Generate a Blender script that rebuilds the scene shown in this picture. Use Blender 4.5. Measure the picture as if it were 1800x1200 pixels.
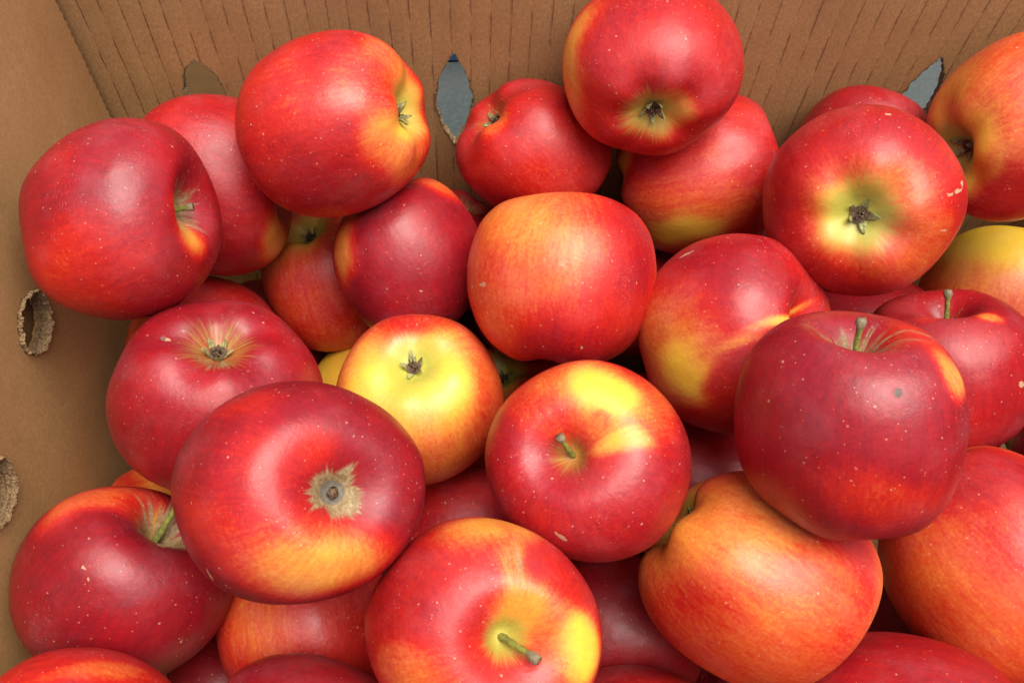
import bpy, bmesh, math, random
import numpy as np
from mathutils import Vector, Matrix
from mathutils import geometry as mgeo

for o in list(bpy.data.objects):
    bpy.data.objects.remove(o, do_unlink=True)
scene = bpy.context.scene
COL = scene.collection
R_ = math.radians

# ------------------------------------------------------------------ camera
cam_d = bpy.data.cameras.new('camera')
cam_d.sensor_width = 36.0
cam_d.lens = 30.0
cam_d.shift_x = 70 / 1800.0
cam_d.clip_start = 0.01
cam_d.clip_end = 200.0
cam = bpy.data.objects.new('camera', cam_d)
COL.objects.link(cam)
cam.location = (0, 0, 0.447)
cam.rotation_euler = (R_(32.3), 0, 0)
scene.camera = cam
scene.cycles.max_bounces = 6
scene.cycles.diffuse_bounces = 3
scene.cycles.glossy_bounces = 3

# ------------------------------------------------------------------ light: bright overcast day
SUN_EL, SUN_AZ = 77.0, 115.0          # azimuth clockwise from +Y
world = bpy.data.worlds.new('World')
scene.world = world
world.use_nodes = True
wn = world.node_tree
sky = wn.nodes.new('ShaderNodeTexSky')
sky.sky_type = 'NISHITA'
sky.sun_disc = False
sky.sun_elevation = R_(SUN_EL)
sky.sun_rotation = R_(SUN_AZ)
sky.dust_density = 5.0
sky.air_density = 1.0
sky.ozone_density = 1.0
bg = wn.nodes['Background']
wn.links.new(sky.outputs[0], bg.inputs[0])
bg.inputs[1].default_value = 0.05
sun_d = bpy.data.lights.new('sun', 'SUN')
sun_d.energy = 1.5
sun_d.angle = R_(52)
sun_d.color = (1.0, 0.96, 0.90)
sun = bpy.data.objects.new('sun', sun_d)
COL.objects.link(sun)
el, az = R_(SUN_EL), R_(SUN_AZ)
sdir = Vector((math.sin(az) * math.cos(el), math.cos(az) * math.cos(el), math.sin(el)))
sun.rotation_euler = sdir.to_track_quat('Z', 'Y').to_euler()
sun.location = sdir * 3
vs = scene.view_settings
vs.view_transform = 'Standard'
vs.look = 'None'
vs.gamma = 1.0
vs.use_curve_mapping = False
vs.exposure = 1.65

# ------------------------------------------------------------------ node helpers
class NT:
    def __init__(s, name):
        s.m = bpy.data.materials.new(name)
        s.m.use_nodes = True
        s.t = s.m.node_tree
        s.p = s.t.nodes['Principled BSDF']
    def n(s, typ, **kw):
        x = s.t.nodes.new(typ)
        for k, v in kw.items():
            setattr(x, k, v)
        return x
    def set(s, sock, v):
        if isinstance(v, bpy.types.NodeSocket):
            s.t.links.new(v, sock)
        else:
            sock.default_value = v
    def math(s, op, a, b=0.0, c=None, clamp=False):
        x = s.n('ShaderNodeMath', operation=op, use_clamp=clamp)
        s.set(x.inputs[0], a)
        s.set(x.inputs[1], b)
        if c is not None:
            s.set(x.inputs[2], c)
        return x.outputs[0]
    def vmath(s, op, a, b):
        x = s.n('ShaderNodeVectorMath', operation=op)
        s.set(x.inputs[0], a)
        s.set(x.inputs[1], b)
        return x.outputs[0]
    def scale(s, a, k):
        x = s.n('ShaderNodeVectorMath', operation='SCALE')
        s.set(x.inputs[0], a)
        s.set(x.inputs[3], k)
        return x.outputs[0]
    def noise(s, vec, scale, detail=2.0, rough=0.5):
        x = s.n('ShaderNodeTexNoise')
        s.set(x.inputs['Vector'], vec)
        x.inputs['Scale'].default_value = scale
        x.inputs['Detail'].default_value = detail
        x.inputs['Roughness'].default_value = rough
        return x.outputs[0]
    def voro(s, vec, scale):
        x = s.n('ShaderNodeTexVoronoi')
        s.set(x.inputs['Vector'], vec)
        x.inputs['Scale'].default_value = scale
        return x.outputs['Distance'], x.outputs['Color']
    def sstep(s, v, a, b):
        x = s.n('ShaderNodeMapRange', interpolation_type='SMOOTHSTEP')
        s.set(x.inputs[0], v)
        s.set(x.inputs[1], a)
        s.set(x.inputs[2], b)
        return x.outputs[0]
    def lin(s, v, a, b, c, d):
        x = s.n('ShaderNodeMapRange')
        s.set(x.inputs[0], v)
        for i, q in enumerate((a, b, c, d)):
            s.set(x.inputs[i + 1], q)
        return x.outputs[0]
    def mix(s, f, a, b):
        x = s.n('ShaderNodeMix', data_type='RGBA')
        s.set(x.inputs[0], f)
        s.set(x.inputs[6], a)
        s.set(x.inputs[7], b)
        return x.outputs[2]
    def attr(s, name):
        x = s.n('ShaderNodeAttribute', attribute_name=name)
        return x
    def ramp(s, f, stops):
        x = s.n('ShaderNodeValToRGB')
        e = x.color_ramp.elements
        while len(e) < len(stops):
            e.new(0.5)
        for q, (pp, c) in zip(e, stops):
            q.position = pp
            q.color = c
        s.set(x.inputs[0], f)
        return x.outputs[0]
    def xyz(s, v):
        x = s.n('ShaderNodeSeparateXYZ')
        s.set(x.inputs[0], v)
        return x.outputs
    def comb(s, a, b, c):
        x = s.n('ShaderNodeCombineXYZ')
        for i, q in enumerate((a, b, c)):
            s.set(x.inputs[i], q)
        return x.outputs[0]
    def bump(s, h, dist, strength=1.0):
        x = s.n('ShaderNodeBump')
        s.set(x.inputs['Height'], h)
        x.inputs['Distance'].default_value = dist
        x.inputs['Strength'].default_value = strength
        s.t.links.new(x.outputs[0], s.p.inputs['Normal'])
    def obj(s):
        return s.n('ShaderNodeTexCoord').outputs['Object']
    def rnd(s):
        return s.n('ShaderNodeObjectInfo').outputs['Random']

def srgb(r, g, b):
    f = lambda c: ((c / 255 + 0.055) / 1.055) ** 2.4 if c > 10 else c / 255 / 12.92
    return (f(r), f(g), f(b), 1.0)

# ------------------------------------------------------------------ materials
def mat_skin():
    t = NT('apple_skin')
    co = t.scale(t.obj(), 1 / 0.037)
    off = t.math('MULTIPLY', t.rnd(), 60.0)
    co = t.vmath('ADD', co, t.comb(off, off, off))
    pol = t.attr('polar').outputs['Vector']
    px, py, pt = t.xyz(pol)
    svec = t.comb(t.math('MULTIPLY_ADD', px, 1.0, off), py, t.math('MULTIPLY', pt, 0.09))
    st1 = t.noise(svec, 13.0, 4.0, 0.65)
    svec2 = t.comb(t.math('MULTIPLY_ADD', px, 1.0, off), py, t.math('MULTIPLY', pt, 0.16))
    st2 = t.noise(svec2, 34.0, 3.0, 0.6)
    n1 = t.noise(co, 1.7, 3.0)
    nf = t.noise(co, 26.0, 3.0, 0.7)
    b = t.attr('blush').outputs['Fac']
    # mottling is strongest where the blush is half developed
    mid = t.math('MULTIPLY', b, t.math('SUBTRACT', 1.08, b), clamp=True)
    b = t.math('MULTIPLY_ADD', t.math('SUBTRACT', n1, 0.5), 0.26, b)
    amp = t.math('MULTIPLY_ADD', mid, 1.2, 0.16)
    d = t.math('ADD', t.math('MULTIPLY', t.math('SUBTRACT', st1, 0.5), 0.42), t.math('MULTIPLY', t.math('SUBTRACT', st2, 0.5), 0.32))
    d = t.math('MULTIPLY_ADD', t.math('SUBTRACT', nf, 0.5), 0.55, d)
    b = t.math('MULTIPLY_ADD', d, amp, b)
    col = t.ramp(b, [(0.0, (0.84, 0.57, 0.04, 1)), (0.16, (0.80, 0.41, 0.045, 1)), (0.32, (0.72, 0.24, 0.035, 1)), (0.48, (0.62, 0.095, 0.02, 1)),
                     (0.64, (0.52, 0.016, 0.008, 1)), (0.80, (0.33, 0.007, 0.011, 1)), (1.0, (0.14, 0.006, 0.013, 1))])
    # green ground colour in the hollows
    g = t.attr('green').outputs['Fac']
    g = t.sstep(t.math('MULTIPLY_ADD', t.math('SUBTRACT', st1, 0.5), 0.9, g), 0.15, 0.95)
    gcol = t.mix(nf, (0.30, 0.36, 0.045, 1), (0.50, 0.46, 0.08, 1))
    col = t.mix(t.math('MULTIPLY', g, 0.88), col, gcol)
    # russet
    r = t.attr('russet').outputs['Fac']
    rr = t.math('MULTIPLY_ADD', t.math('SUBTRACT', st2, 0.5), 0.35, t.math('MULTIPLY_ADD', t.math('SUBTRACT', t.noise(svec2, 6.0, 3.0), 0.5), 1.15, r))
    rf = t.sstep(rr, 0.33, 0.70)
    rcol = t.mix(t.sstep(nf, 0.3, 0.7), (0.17, 0.13, 0.045, 1), (0.38, 0.31, 0.15, 1))
    col = t.mix(t.math('MULTIPLY', rf, 0.85), col, rcol)
    # lenticels
    v1, c1 = t.voro(co, 10.0)
    cr, cg, cb = t.xyz(c1)
    th = t.math('MULTIPLY_ADD', t.math('POWER', cr, 2.5), 0.13, 0.035)
    f1 = t.math('SUBTRACT', 1.0, t.sstep(v1, t.math('MULTIPLY', th, 0.55), th))
    f1 = t.math('MULTIPLY', f1, t.math('GREATER_THAN', cr, 0.12))
    v2, c2 = t.voro(co, 15.0)
    cr2, cg2, cb2 = t.xyz(c2)
    th2 = t.math('MULTIPLY_ADD', cr2, 0.18, -0.01)
    f2 = t.math('SUBTRACT', 1.0, t.sstep(v2, t.math('MULTIPLY', th2, 0.5), th2))
    f2 = t.math('MULTIPLY', f2, t.math('GREATER_THAN', cr2, 0.4))
    lent = t.math('MAXIMUM', t.math('MULTIPLY', f1, t.math('MULTIPLY_ADD', cg, 0.5, 0.45)), t.math('MULTIPLY', f2, 0.65), clamp=True)
    lcol = t.mix(0.48, col, (0.80, 0.47, 0.30, 1))
    col = t.mix(lent, col, lcol)
    # waxy scuffs
    sc = t.noise(t.vmath('MULTIPLY', co, (1.0, 1.6, 0.8)), 2.3, 2.0)
    sf = t.noise(t.vmath('MULTIPLY', co, (1.0, 2.5, 5.0)), 17.0, 4.0, 0.75)
    scf = t.math('MULTIPLY', t.sstep(sc, 0.55, 0.72), t.sstep(sf, 0.55, 0.72))
    col = t.mix(t.math('MULTIPLY', scf, 0.28), col, (0.72, 0.50, 0.46, 1))
    # dusty bloom
    hz = t.sstep(t.noise(co, 1.4, 4.0, 0.62), 0.45, 0.72)
    col = t.mix(t.math('MULTIPLY', hz, 0.05), col, (0.60, 0.36, 0.40, 1))
    # corky marks and dark pits
    mk = t.attr('mark').outputs['Fac']
    mf = t.sstep(t.math('MULTIPLY_ADD', t.math('SUBTRACT', nf, 0.5), 0.9, mk), 0.42, 0.58)
    col = t.mix(t.math('MULTIPLY', mf, 0.75), col, t.mix(nf, (0.34, 0.20, 0.09, 1), (0.66, 0.47, 0.28, 1)))
    pk = t.attr('pit').outputs['Fac']
    pf = t.sstep(t.math('MULTIPLY_ADD', t.math('SUBTRACT', nf, 0.5), 0.9, pk), 0.38, 0.62)
    col = t.mix(t.math('MULTIPLY', pf, 0.85), col, t.mix(nf, (0.03, 0.027, 0.022, 1), (0.22, 0.20, 0.16, 1)))
    P = t.p.inputs
    t.set(P['Base Color'], col)
    rough = t.lin(t.noise(co, 3.2, 3.0), 0.3, 0.7, 0.32, 0.48)
    rough = t.math('ADD', rough, t.math('MULTIPLY', t.math('MAXIMUM', t.math('MAXIMUM', rf, mf), pf), 0.3))
    t.set(P['Roughness'], t.math('MULTIPLY_ADD', hz, 0.09, rough))
    P['Specular IOR Level'].default_value = 0.5
    P['Subsurface Weight'].default_value = 0.0
    P['Subsurface Radius'].default_value = (1.0, 0.35, 0.2)
    P['Subsurface Scale'].default_value = 0.003
    t.bump(t.noise(co, 11.0, 3.0, 0.6), 0.00022, 0.8)
    return t.m

def mat_stem():
    t = NT('apple_stem')
    co = t.scale(t.obj(), 1 / 0.037)
    tip = t.attr('tip').outputs['Fac']
    n = t.noise(co, 26.0, 4.0, 0.7)
    c = t.mix(t.sstep(n, 0.35, 0.65), (0.24, 0.27, 0.03, 1), (0.14, 0.13, 0.03, 1))
    f = t.sstep(t.math('MULTIPLY_ADD', t.math('SUBTRACT', n, 0.5), 0.5, tip), 0.72, 0.9)
    c = t.mix(f, c, t.mix(t.noise(co, 60.0, 2.0), (0.06, 0.04, 0.022, 1), (0.36, 0.27, 0.15, 1)))
    t.set(t.p.inputs['Base Color'], c)
    t.p.inputs['Roughness'].default_value = 0.62
    t.bump(n, 0.0007)
    return t.m

def mat_simple(name, c0, c1, scale, rough=0.7, bump=0.0004, k=1 / 0.037):
    t = NT(name)
    co = t.scale(t.obj(), k)
    n = t.noise(co, scale, 4.0, 0.65)
    t.set(t.p.inputs['Base Color'], t.mix(t.sstep(n, 0.3, 0.7), c0, c1))
    t.p.inputs['Roughness'].default_value = rough
    t.bump(n, bump)
    return t.m

def mat_card(name, lines, dirt=1.0):
    """kraft liner board; local X runs along the wall, Y up the wall (metres)"""
    t = NT(name)
    co = t.obj()
    x, y, z = t.xyz(co)
    fib = t.noise(t.vmath('MULTIPLY', co, (1.0, 0.55, 1.0)), 900.0, 4.0, 0.7)
    fib2 = t.noise(t.vmath('MULTIPLY', co, (0.45, 1.3, 1.0)), 1700.0, 3.0, 0.7)
    blot = t.noise(co, 26.0, 4.0, 0.6)
    band = t.noise(t.vmath('MULTIPLY', co, (1.0, 0.10, 1.0)), 70.0, 3.0)
    c = t.mix(t.sstep(fib, 0.25, 0.75), (0.375, 0.205, 0.078, 1), (0.56, 0.345, 0.145, 1))
    c = t.mix(t.math('MULTIPLY', t.sstep(fib2, 0.56, 0.75), 0.5), c, (0.64, 0.46, 0.24, 1))
    c = t.mix(t.math('MULTIPLY', t.sstep(blot, 0.35, 0.75), 0.35), c, (0.30, 0.165, 0.060, 1))
    c = t.mix(t.math('MULTIPLY', t.sstep(band, 0.42, 0.72), 0.22), c, (0.28, 0.15, 0.055, 1))
    h = t.math('ADD', t.math('MULTIPLY', fib, 0.10), t.math('MULTIPLY', band, 0.3))
    if lines:
        wob = t.math('MULTIPLY', t.math('SUBTRACT', t.noise(co, 45.0, 3.0), 0.5), 0.0008)
        u = t.math('DIVIDE', t.math('ADD', x, wob), lines)
        fr = t.math('ABSOLUTE', t.math('SUBTRACT', t.math('FRACT', u), 0.5))
        ln = t.math('SUBTRACT', 1.0, t.sstep(fr, 0.004, 0.072))
        # creases come and go along their length
        cell = t.math('FLOOR', u)
        br = t.noise(t.comb(t.math('MULTIPLY', cell, 3.7), t.math('MULTIPLY', y, 60.0), 0.0), 1.0, 3.0)
        ln = t.math('MULTIPLY', ln, t.sstep(br, 0.36, 0.60))
        thin = t.math('MULTIPLY', ln, t.sstep(t.noise(co, 330.0, 2.0), 0.30, 0.62))
        c = t.mix(t.math('MULTIPLY', thin, 0.42), c, (0.115, 0.048, 0.022, 1))
        soft = t.math('SUBTRACT', 1.0, t.sstep(fr, 0.0, 0.35))
        h = t.math('SUBTRACT', h, t.math('MULTIPLY', ln, 0.7))
        h = t.math('SUBTRACT', h, t.math('MULTIPLY', soft, 0.22))
    if not lines:
        c = t.mix(0.35, c, t.mix(t.sstep(t.noise(co, 8.0, 4.0, 0.6), 0.3, 0.7), (0.30, 0.135, 0.042, 1), (0.52, 0.30, 0.115, 1)))
    t.set(t.p.inputs['Base Color'], c)
    t.p.inputs['Roughness'].default_value = 0.8
    t.p.inputs['Specular IOR Level'].default_value = 0.25
    t.bump(h, 0.0006)
    return t.m

def mat_ground():
    t = NT('asphalt')
    co = t.obj()
    n = t.noise(co, 260.0, 4.0, 0.7)
    big = t.noise(co, 9.0, 3.0)
    v, c = t.voro(co, 210.0)
    col = t.mix(t.sstep(n, 0.3, 0.7), (0.030, 0.042, 0.042, 1), (0.048, 0.063, 0.061, 1))
    col = t.mix(t.math('MULTIPLY', t.sstep(big, 0.35, 0.7), 0.4), col, (0.085, 0.09, 0.08, 1))
    t.set(t.p.inputs['Base Color'], col)
    t.p.inputs['Roughness'].default_value = 0.85
    t.bump(t.math('ADD', n, v), 0.0006)
    return t.m

M_SKIN, M_STEM = mat_skin(), mat_stem()
M_SEPAL = mat_simple('sepal', (0.13, 0.10, 0.035, 1), (0.42, 0.43, 0.15, 1), 14.0)
M_CORE = mat_simple('calyx_core', (0.03, 0.017, 0.009, 1), (0.18, 0.10, 0.045, 1), 40.0)
M_BACK = mat_card('kraft_board_creased', 0.0088)
M_SIDE = mat_card('kraft_board', None)
M_TORN = mat_simple('torn_paper', (0.13, 0.075, 0.03, 1), (0.38, 0.25, 0.12, 1), 45.0, 0.9, 0.0002)
M_GROUND = mat_ground()
M_BLUE = mat_simple('blue_plastic', (0.03, 0.085, 0.17, 1), (0.05, 0.12, 0.22, 1), 3.0, 0.45, 0.0002)

def link(name, me, mat, parent=None):
    o = bpy.data.objects.new(name, me)
    COL.objects.link(o)
    if mat:
        me.materials.append(mat)
    if parent:
        o.parent = parent
    return o

def pymesh(name, verts, faces, smooth=False):
    me = bpy.data.meshes.new(name)
    me.from_pydata([tuple(v) for v in verts], [], faces)
    if smooth:
        me.polygons.foreach_set('use_smooth', [True] * len(me.polygons))
    me.update()
    return me

# ------------------------------------------------------------------ ground
g = 4.0
gv = [(-g, -g, 0), (g, -g, 0), (g, g, 0), (-g, g, 0)]
ground = link('ground', pymesh('ground', gv, [(0, 1, 2, 3)]), M_GROUND)
ground['kind'] = 'structure'

# ------------------------------------------------------------------ cardboard box
rng = random.Random(5)

def slab(name, w, h, th, holes, mat, parent, bulge=0.0, ragged=(), step=0.012, seed=0):
    """Board in local XY (x along the wall 0..w, y up 0..h), inner face z=0, outer z=-th.
    holes: list of closed outlines (lists of (x,y)); ragged: sides with a torn/cut edge ('l','r')."""
    rg = random.Random(seed)
    # outline
    out = []
    def edge(p, q, n, rag):
        for i in range(n):
            f = i / n
            x = p[0] + (q[0] - p[0]) * f
            y = p[1] + (q[1] - p[1]) * f
            if rag and i:
                x += 0.00035 * math.sin(y * 1500) + rg.uniform(-.00022, .00022)
            out.append((x, y))
    edge((0, 0), (w, 0), max(2, int(w / step)), False)
    edge((w, 0), (w, h), 400 if 'r' in ragged else max(2, int(h / step)), 'r' in ragged)
    edge((w, h), (0, h), max(2, int(w / step)), False)
    edge((0, h), (0, 0), 400 if 'l' in ragged else max(2, int(h / step)), 'l' in ragged)
    pts = [Vector(p) for p in out]
    loops = [list(range(len(out)))]
    for hl in holes:
        k = len(pts)
        pts += [Vector(p) for p in hl]
        loops.append(list(range(k, k + len(hl))))
    def inside(p, poly):
        c = False
        j = len(poly) - 1
        for i in range(len(poly)):
            if (poly[i][1] > p[1]) != (poly[j][1] > p[1]) and p[0] < (poly[j][0] - poly[i][0]) * (p[1] - poly[i][1]) / (poly[j][1] - poly[i][1]) + poly[i][0]:
                c = not c
            j = i
        return c
    nx, ny = int(w / step), int(h / step)
    for i in range(1, nx):
        for j in range(1, ny):
            p = (w * i / nx, h * j / ny)
            if not any(inside(p, hl) for hl in holes):
                pts.append(Vector(p))
    edges = []
    for lp in loops:
        edges += [(lp[i], lp[(i + 1) % len(lp)]) for i in range(len(lp))]
    vo, eo, fo, ov, oe, of = mgeo.delaunay_2d_cdt(pts, edges, [], 0, 1e-7)
    tri = []
    for f in fo:
        c = ((vo[f[0]][0] + vo[f[1]][0] + vo[f[2]][0]) / 3, (vo[f[0]][1] + vo[f[1]][1] + vo[f[2]][1]) / 3)
        if not any(inside(c, hl) for hl in holes) and inside(c, out):
            tri.append(tuple(f))
    def bz(x, y):
        return bulge * math.sin(math.pi * min(max(x / w, 0), 1)) * math.sin(math.pi * min(max(y / h, 0), 1))
    verts = [(v[0], v[1], bz(v[0], v[1])) for v in vo]
    n = len(verts)
    verts += [(v[0], v[1], bz(v[0], v[1]) - th) for v in vo]
    faces = list(tri) + [(a + n, c + n, b + n) for a, b, c in tri]
    # boundary walls
    cnt = {}
    for f in tri:
        for i in range(3):
            a, b = f[i], f[(i + 1) % 3]
            cnt[(a, b)] = 1
    for (a, b) in list(cnt):
        if (b, a) not in cnt:
            faces.append((b, a, a + n, b + n))
    o = link(name, pymesh(name, verts, faces), mat, parent)
    return o

def lens(cx, cy, hw, hh, blunt=1.0, n=120, jag=0.0003, seed=0):
    rg = random.Random(seed)
    pts = []
    ph = [rg.uniform(0, 6.28) for _ in range(4)]
    for i in range(n):
        a = 2 * math.pi * i / n
        s, c = math.sin(a), math.cos(a)
        xw = math.copysign(max(0.0, 1 - abs(s) ** (1.7 * blunt ** 1.5)), c)
        j = jag * (math.sin(a * 11 + ph[0]) * .5 + math.sin(a * 23 + ph[1]) * .5 + rg.uniform(-1, 1) * .8)
        pts.append((cx + hw * xw + j, cy + hh * math.copysign(abs(s) ** 0.95, s) + j * .4))
    return pts

def oval(seed, n=120):
    rg = random.Random(seed)
    ph = [rg.uniform(0, 6.28) for _ in range(3)]
    res = []
    for i in range(n):
        a = 2 * math.pi * i / n
        r = 1 + .03 * math.sin(5 * a + ph[0]) + .03 * math.sin(13 * a + ph[1]) + rg.uniform(-.025, .025)
        res.append((r * math.cos(a), r * math.sin(a)))
    return res

def torn_rim(name, outline, th, parent, seed, depth=0.0011, layers=5, lip=True):
    """Ragged paper plies lining a punched hole: stacked jagged rings through the board's thickness plus loose fibres."""
    rg = random.Random(seed)
    n = len(outline)
    cx = sum(p[0] for p in outline) / n
    cy = sum(p[1] for p in outline) / n
    verts, faces = [], []
    for k in range(layers):
        z = (0.0002 if lip else -.0006) - (th + .0002) * k / (layers - 1)
        ply = 1.0 if k % 2 == 0 else 0.25
        for i, (x, y) in enumerate(outline):
            dx, dy = cx - x, cy - y
            L = math.hypot(dx, dy) or 1
            e = depth * ply * (0.15 + abs(math.sin(i * 1.7 + k * 2.1)) * .5 + rg.random() ** 2 * 1.2)
            verts.append((x + dx / L * e, y + dy / L * e, z + rg.uniform(-.0003, .0003)))
    for k in range(layers - 1):
        for i in range(n):
            a, b = k * n + i, k * n + (i + 1) % n
            faces.append((a, b, b + n, a + n))
    # outer lip so the torn liner overlaps the face
    base = len(verts)
    for i, (x, y) in enumerate(outline if lip else []):
        dx, dy = x - cx, y - cy
        L = math.hypot(dx, dy) or 1
        e = rg.uniform(.0000, .0004)
        verts.append((x + dx / L * e, y + dy / L * e, 0.00022))
    for i in range(n if lip else 0):
        faces.append((i, base + i, base + (i + 1) % n, (i + 1) % n))
    for i in range(n):
        if rg.random() < .5:
            x, y = outline[i]
            dx, dy = cx - x, cy - y
            L = math.hypot(dx, dy) or 1
            tx, ty = -dy / L, dx / L
            ln = rg.uniform(.0006, .0022)
            wd = rg.uniform(.00015, .0004)
            z = rg.uniform(-th * .6, .0002 if lip else -.001)
            a = rg.uniform(-.9, .9)
            b0 = len(verts)
            verts += [(x - tx * wd, y - ty * wd, z), (x + tx * wd, y + ty * wd, z),
                      (x + (dx / L * math.cos(a) + tx * math.sin(a)) * ln, y + (dy / L * math.cos(a) + ty * math.sin(a)) * ln, z + rg.uniform(-.0004, .0012))]
            faces.append((b0, b0 + 1, b0 + 2))
    return link(name, pymesh(name, verts, faces), M_TORN, parent)

XL, XR, YF, YB, ZF, ZT = -0.174, 0.305, -0.050, 0.315, 0.006, 0.268
TH = 0.0065
box = bpy.data.objects.new('cardboard_box', None)
box.location = ((XL + XR) / 2, (YF + YB) / 2, 0)
COL.objects.link(box)
box['label'] = 'brown corrugated cardboard box with torn vent slots holding the apples'
box['category'] = 'box'
def place(o, mat):
    o.matrix_world = Matrix.Translation(-box.location) @ mat if False else mat
def wallmat(origin, xdir, ydir):
    x, y = Vector(xdir), Vector(ydir)
    z = x.cross(y)
    m = Matrix((x, y, z)).transposed().to_4x4()
    m.translation = Vector(origin) - box.location
    return m
# back wall: x along +X from XL-0.012, inner face looks to -Y
bx0 = XL - 0.016
def back_xy(wx, wz):
    return (wx - bx0, wz - 0.0005)
HOLES_B = [(-0.1262, 0.1590, .0098, .029, 1.8), (-0.0085, 0.1637, .0093, .029, 1.0), (0.1020, 0.1637, .0093, .029, 1.0), (0.2125, 0.1610, .0093, .029, 1.15)]
bh = []
for i, (hx, hz, hw, hh, bl) in enumerate(HOLES_B):
    cx, cy = back_xy(hx, hz)
    bh.append(lens(cx, cy, hw, hh, bl, seed=20 + i))
bw = slab('back_wall', XR + 0.012 - bx0, ZT, 0.0042, bh, M_BACK, box, bulge=0.0)
bw.matrix_local = wallmat((bx0, YB, 0.0005), (1, 0, 0), (0, 0, 1))
for i, o in enumerate(bh):
    torn_rim('torn_slot_edge', o, 0.0042, bw, 40 + i, depth=0.0008)
# left wall: x along the wall from front to back, inner face looks to +X
def left_xy(wy, wz):
    return (wy - YF, wz - 0.0005)
HOLES_L = [(0.1899, 0.1607), (0.1213, 0.1500)]
lh = []
for i, (hy, hz) in enumerate(HOLES_L):
    cx, cy = left_xy(hy, hz)
    # slightly skewed punched oval
    lh.append([(cx + .0122 * u - .0074 * v, cy + .0076 * u + .0114 * v) for u, v in [(q[0] * .92, q[1] * .95) for q in oval(60 + i)]])
lw = slab('left_wall', YB - YF - 0.0042, ZT - .003, TH, lh, M_SIDE, box, bulge=-0.003, ragged=('r',), seed=3)
lw.matrix_local = wallmat((XL, YF, 0.0005), (0, 1, 0), (0, 0, 1))
for i, o in enumerate(lh):
    torn_rim('torn_hole_edge', o, TH, lw, 80 + i, depth=0.0009, layers=7, lip=False)
fr_ = random.Random(77)
fv, ff = [], []
ex = YB - YF - 0.0042
for i in range(150):
    yy = fr_.uniform(.13, ZT - .006)
    ln, wd = fr_.uniform(.0004, .0016), fr_.uniform(.0001, .00028)
    zz, a = fr_.uniform(-.004, .0002), fr_.uniform(-1, 1)
    k = len(fv)
    fv += [(ex - .0006, yy - wd, zz), (ex - .0006, yy + wd, zz), (ex + ln * math.cos(a), yy + ln * math.sin(a), zz + fr_.uniform(-.0003, .0006))]
    ff.append((k, k + 1, k + 2))
link('frayed_edge', pymesh('frayed_edge', fv, ff), M_TORN, lw)
lo = slab('left_outer_wall', YB - YF + 0.006, ZT - .006, 0.004, [], M_SIDE, box)
lo.matrix_local = wallmat((XL - 0.0115, YF, 0.0005), (0, 1, 0), (0, 0, 1))
rw = slab('right_wall', YB - YF - 0.002, ZT - .003, TH, [], M_SIDE, box)
rw.matrix_local = wallmat((XR, YB - 0.001, 0.0005), (0, -1, 0), (0, 0, 1))
fw = slab('front_wall', XR - XL + 0.02, ZT - .003, TH, [], M_SIDE, box)
fw.matrix_local = wallmat((XR + 0.010, YF - 0.0005, 0.0005), (-1, 0, 0), (0, 0, 1))
fl = slab('box_floor', XR - XL - 0.004, YB - YF - 0.006, 0.0045, [], M_SIDE, box)
fl.matrix_local = wallmat((XL + 0.002, YF + 0.003, 0.0055), (1, 0, 0), (0, 1, 0))

# ------------------------------------------------------------------ things glimpsed through the slots
def crate(name, loc, size, th, mat, label, cat, slats=None):
    e = bpy.data.objects.new(name, None)
    COL.objects.link(e)
    e.location = loc
    e['label'] = label
    e['category'] = cat
    w, d, h = size
    def bx(nm, x0, x1, y0, y1, z0, z1):
        bm = bmesh.new()
        bmesh.ops.create_cube(bm, size=1)
        bmesh.ops.scale(bm, vec=(x1 - x0, y1 - y0, z1 - z0), verts=bm.verts)
        bmesh.ops.translate(bm, vec=((x0 + x1) / 2, (y0 + y1) / 2, (z0 + z1) / 2), verts=bm.verts)
        bmesh.ops.bevel(bm, geom=bm.edges[:], offset=th * .25, segments=2, affect='EDGES')
        me = bpy.data.meshes.new(nm)
        bm.to_mesh(me)
        bm.free()
        link(nm, me, mat, e)
    bx('base_panel', th, w - th, th, d - th, 0.0, th)
    bx('side_panel', 0, w, 0, th, .0006, h)
    bx('side_panel', 0, w, d - th, d, .0006, h)
    bx('end_panel', 0, th, th + .0003, d - th - .0003, .0006, h)
    bx('end_panel', w - th, w, th + .0003, d - th - .0003, .0006, h)
    return e
crate('plastic_crate', (-0.06, 0.540, 0.0), (0.30, 0.20, 0.10), 0.006, M_BLUE, 'blue plastic crate on the ground glimpsed through the middle vent slot', 'crate')
crate('cardboard_carton', (-0.42, 0.395, 0.0), (0.34, 0.09, 0.17), 0.005, M_SIDE, 'plain brown carton seen through the vent slot near the left wall', 'carton')

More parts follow.
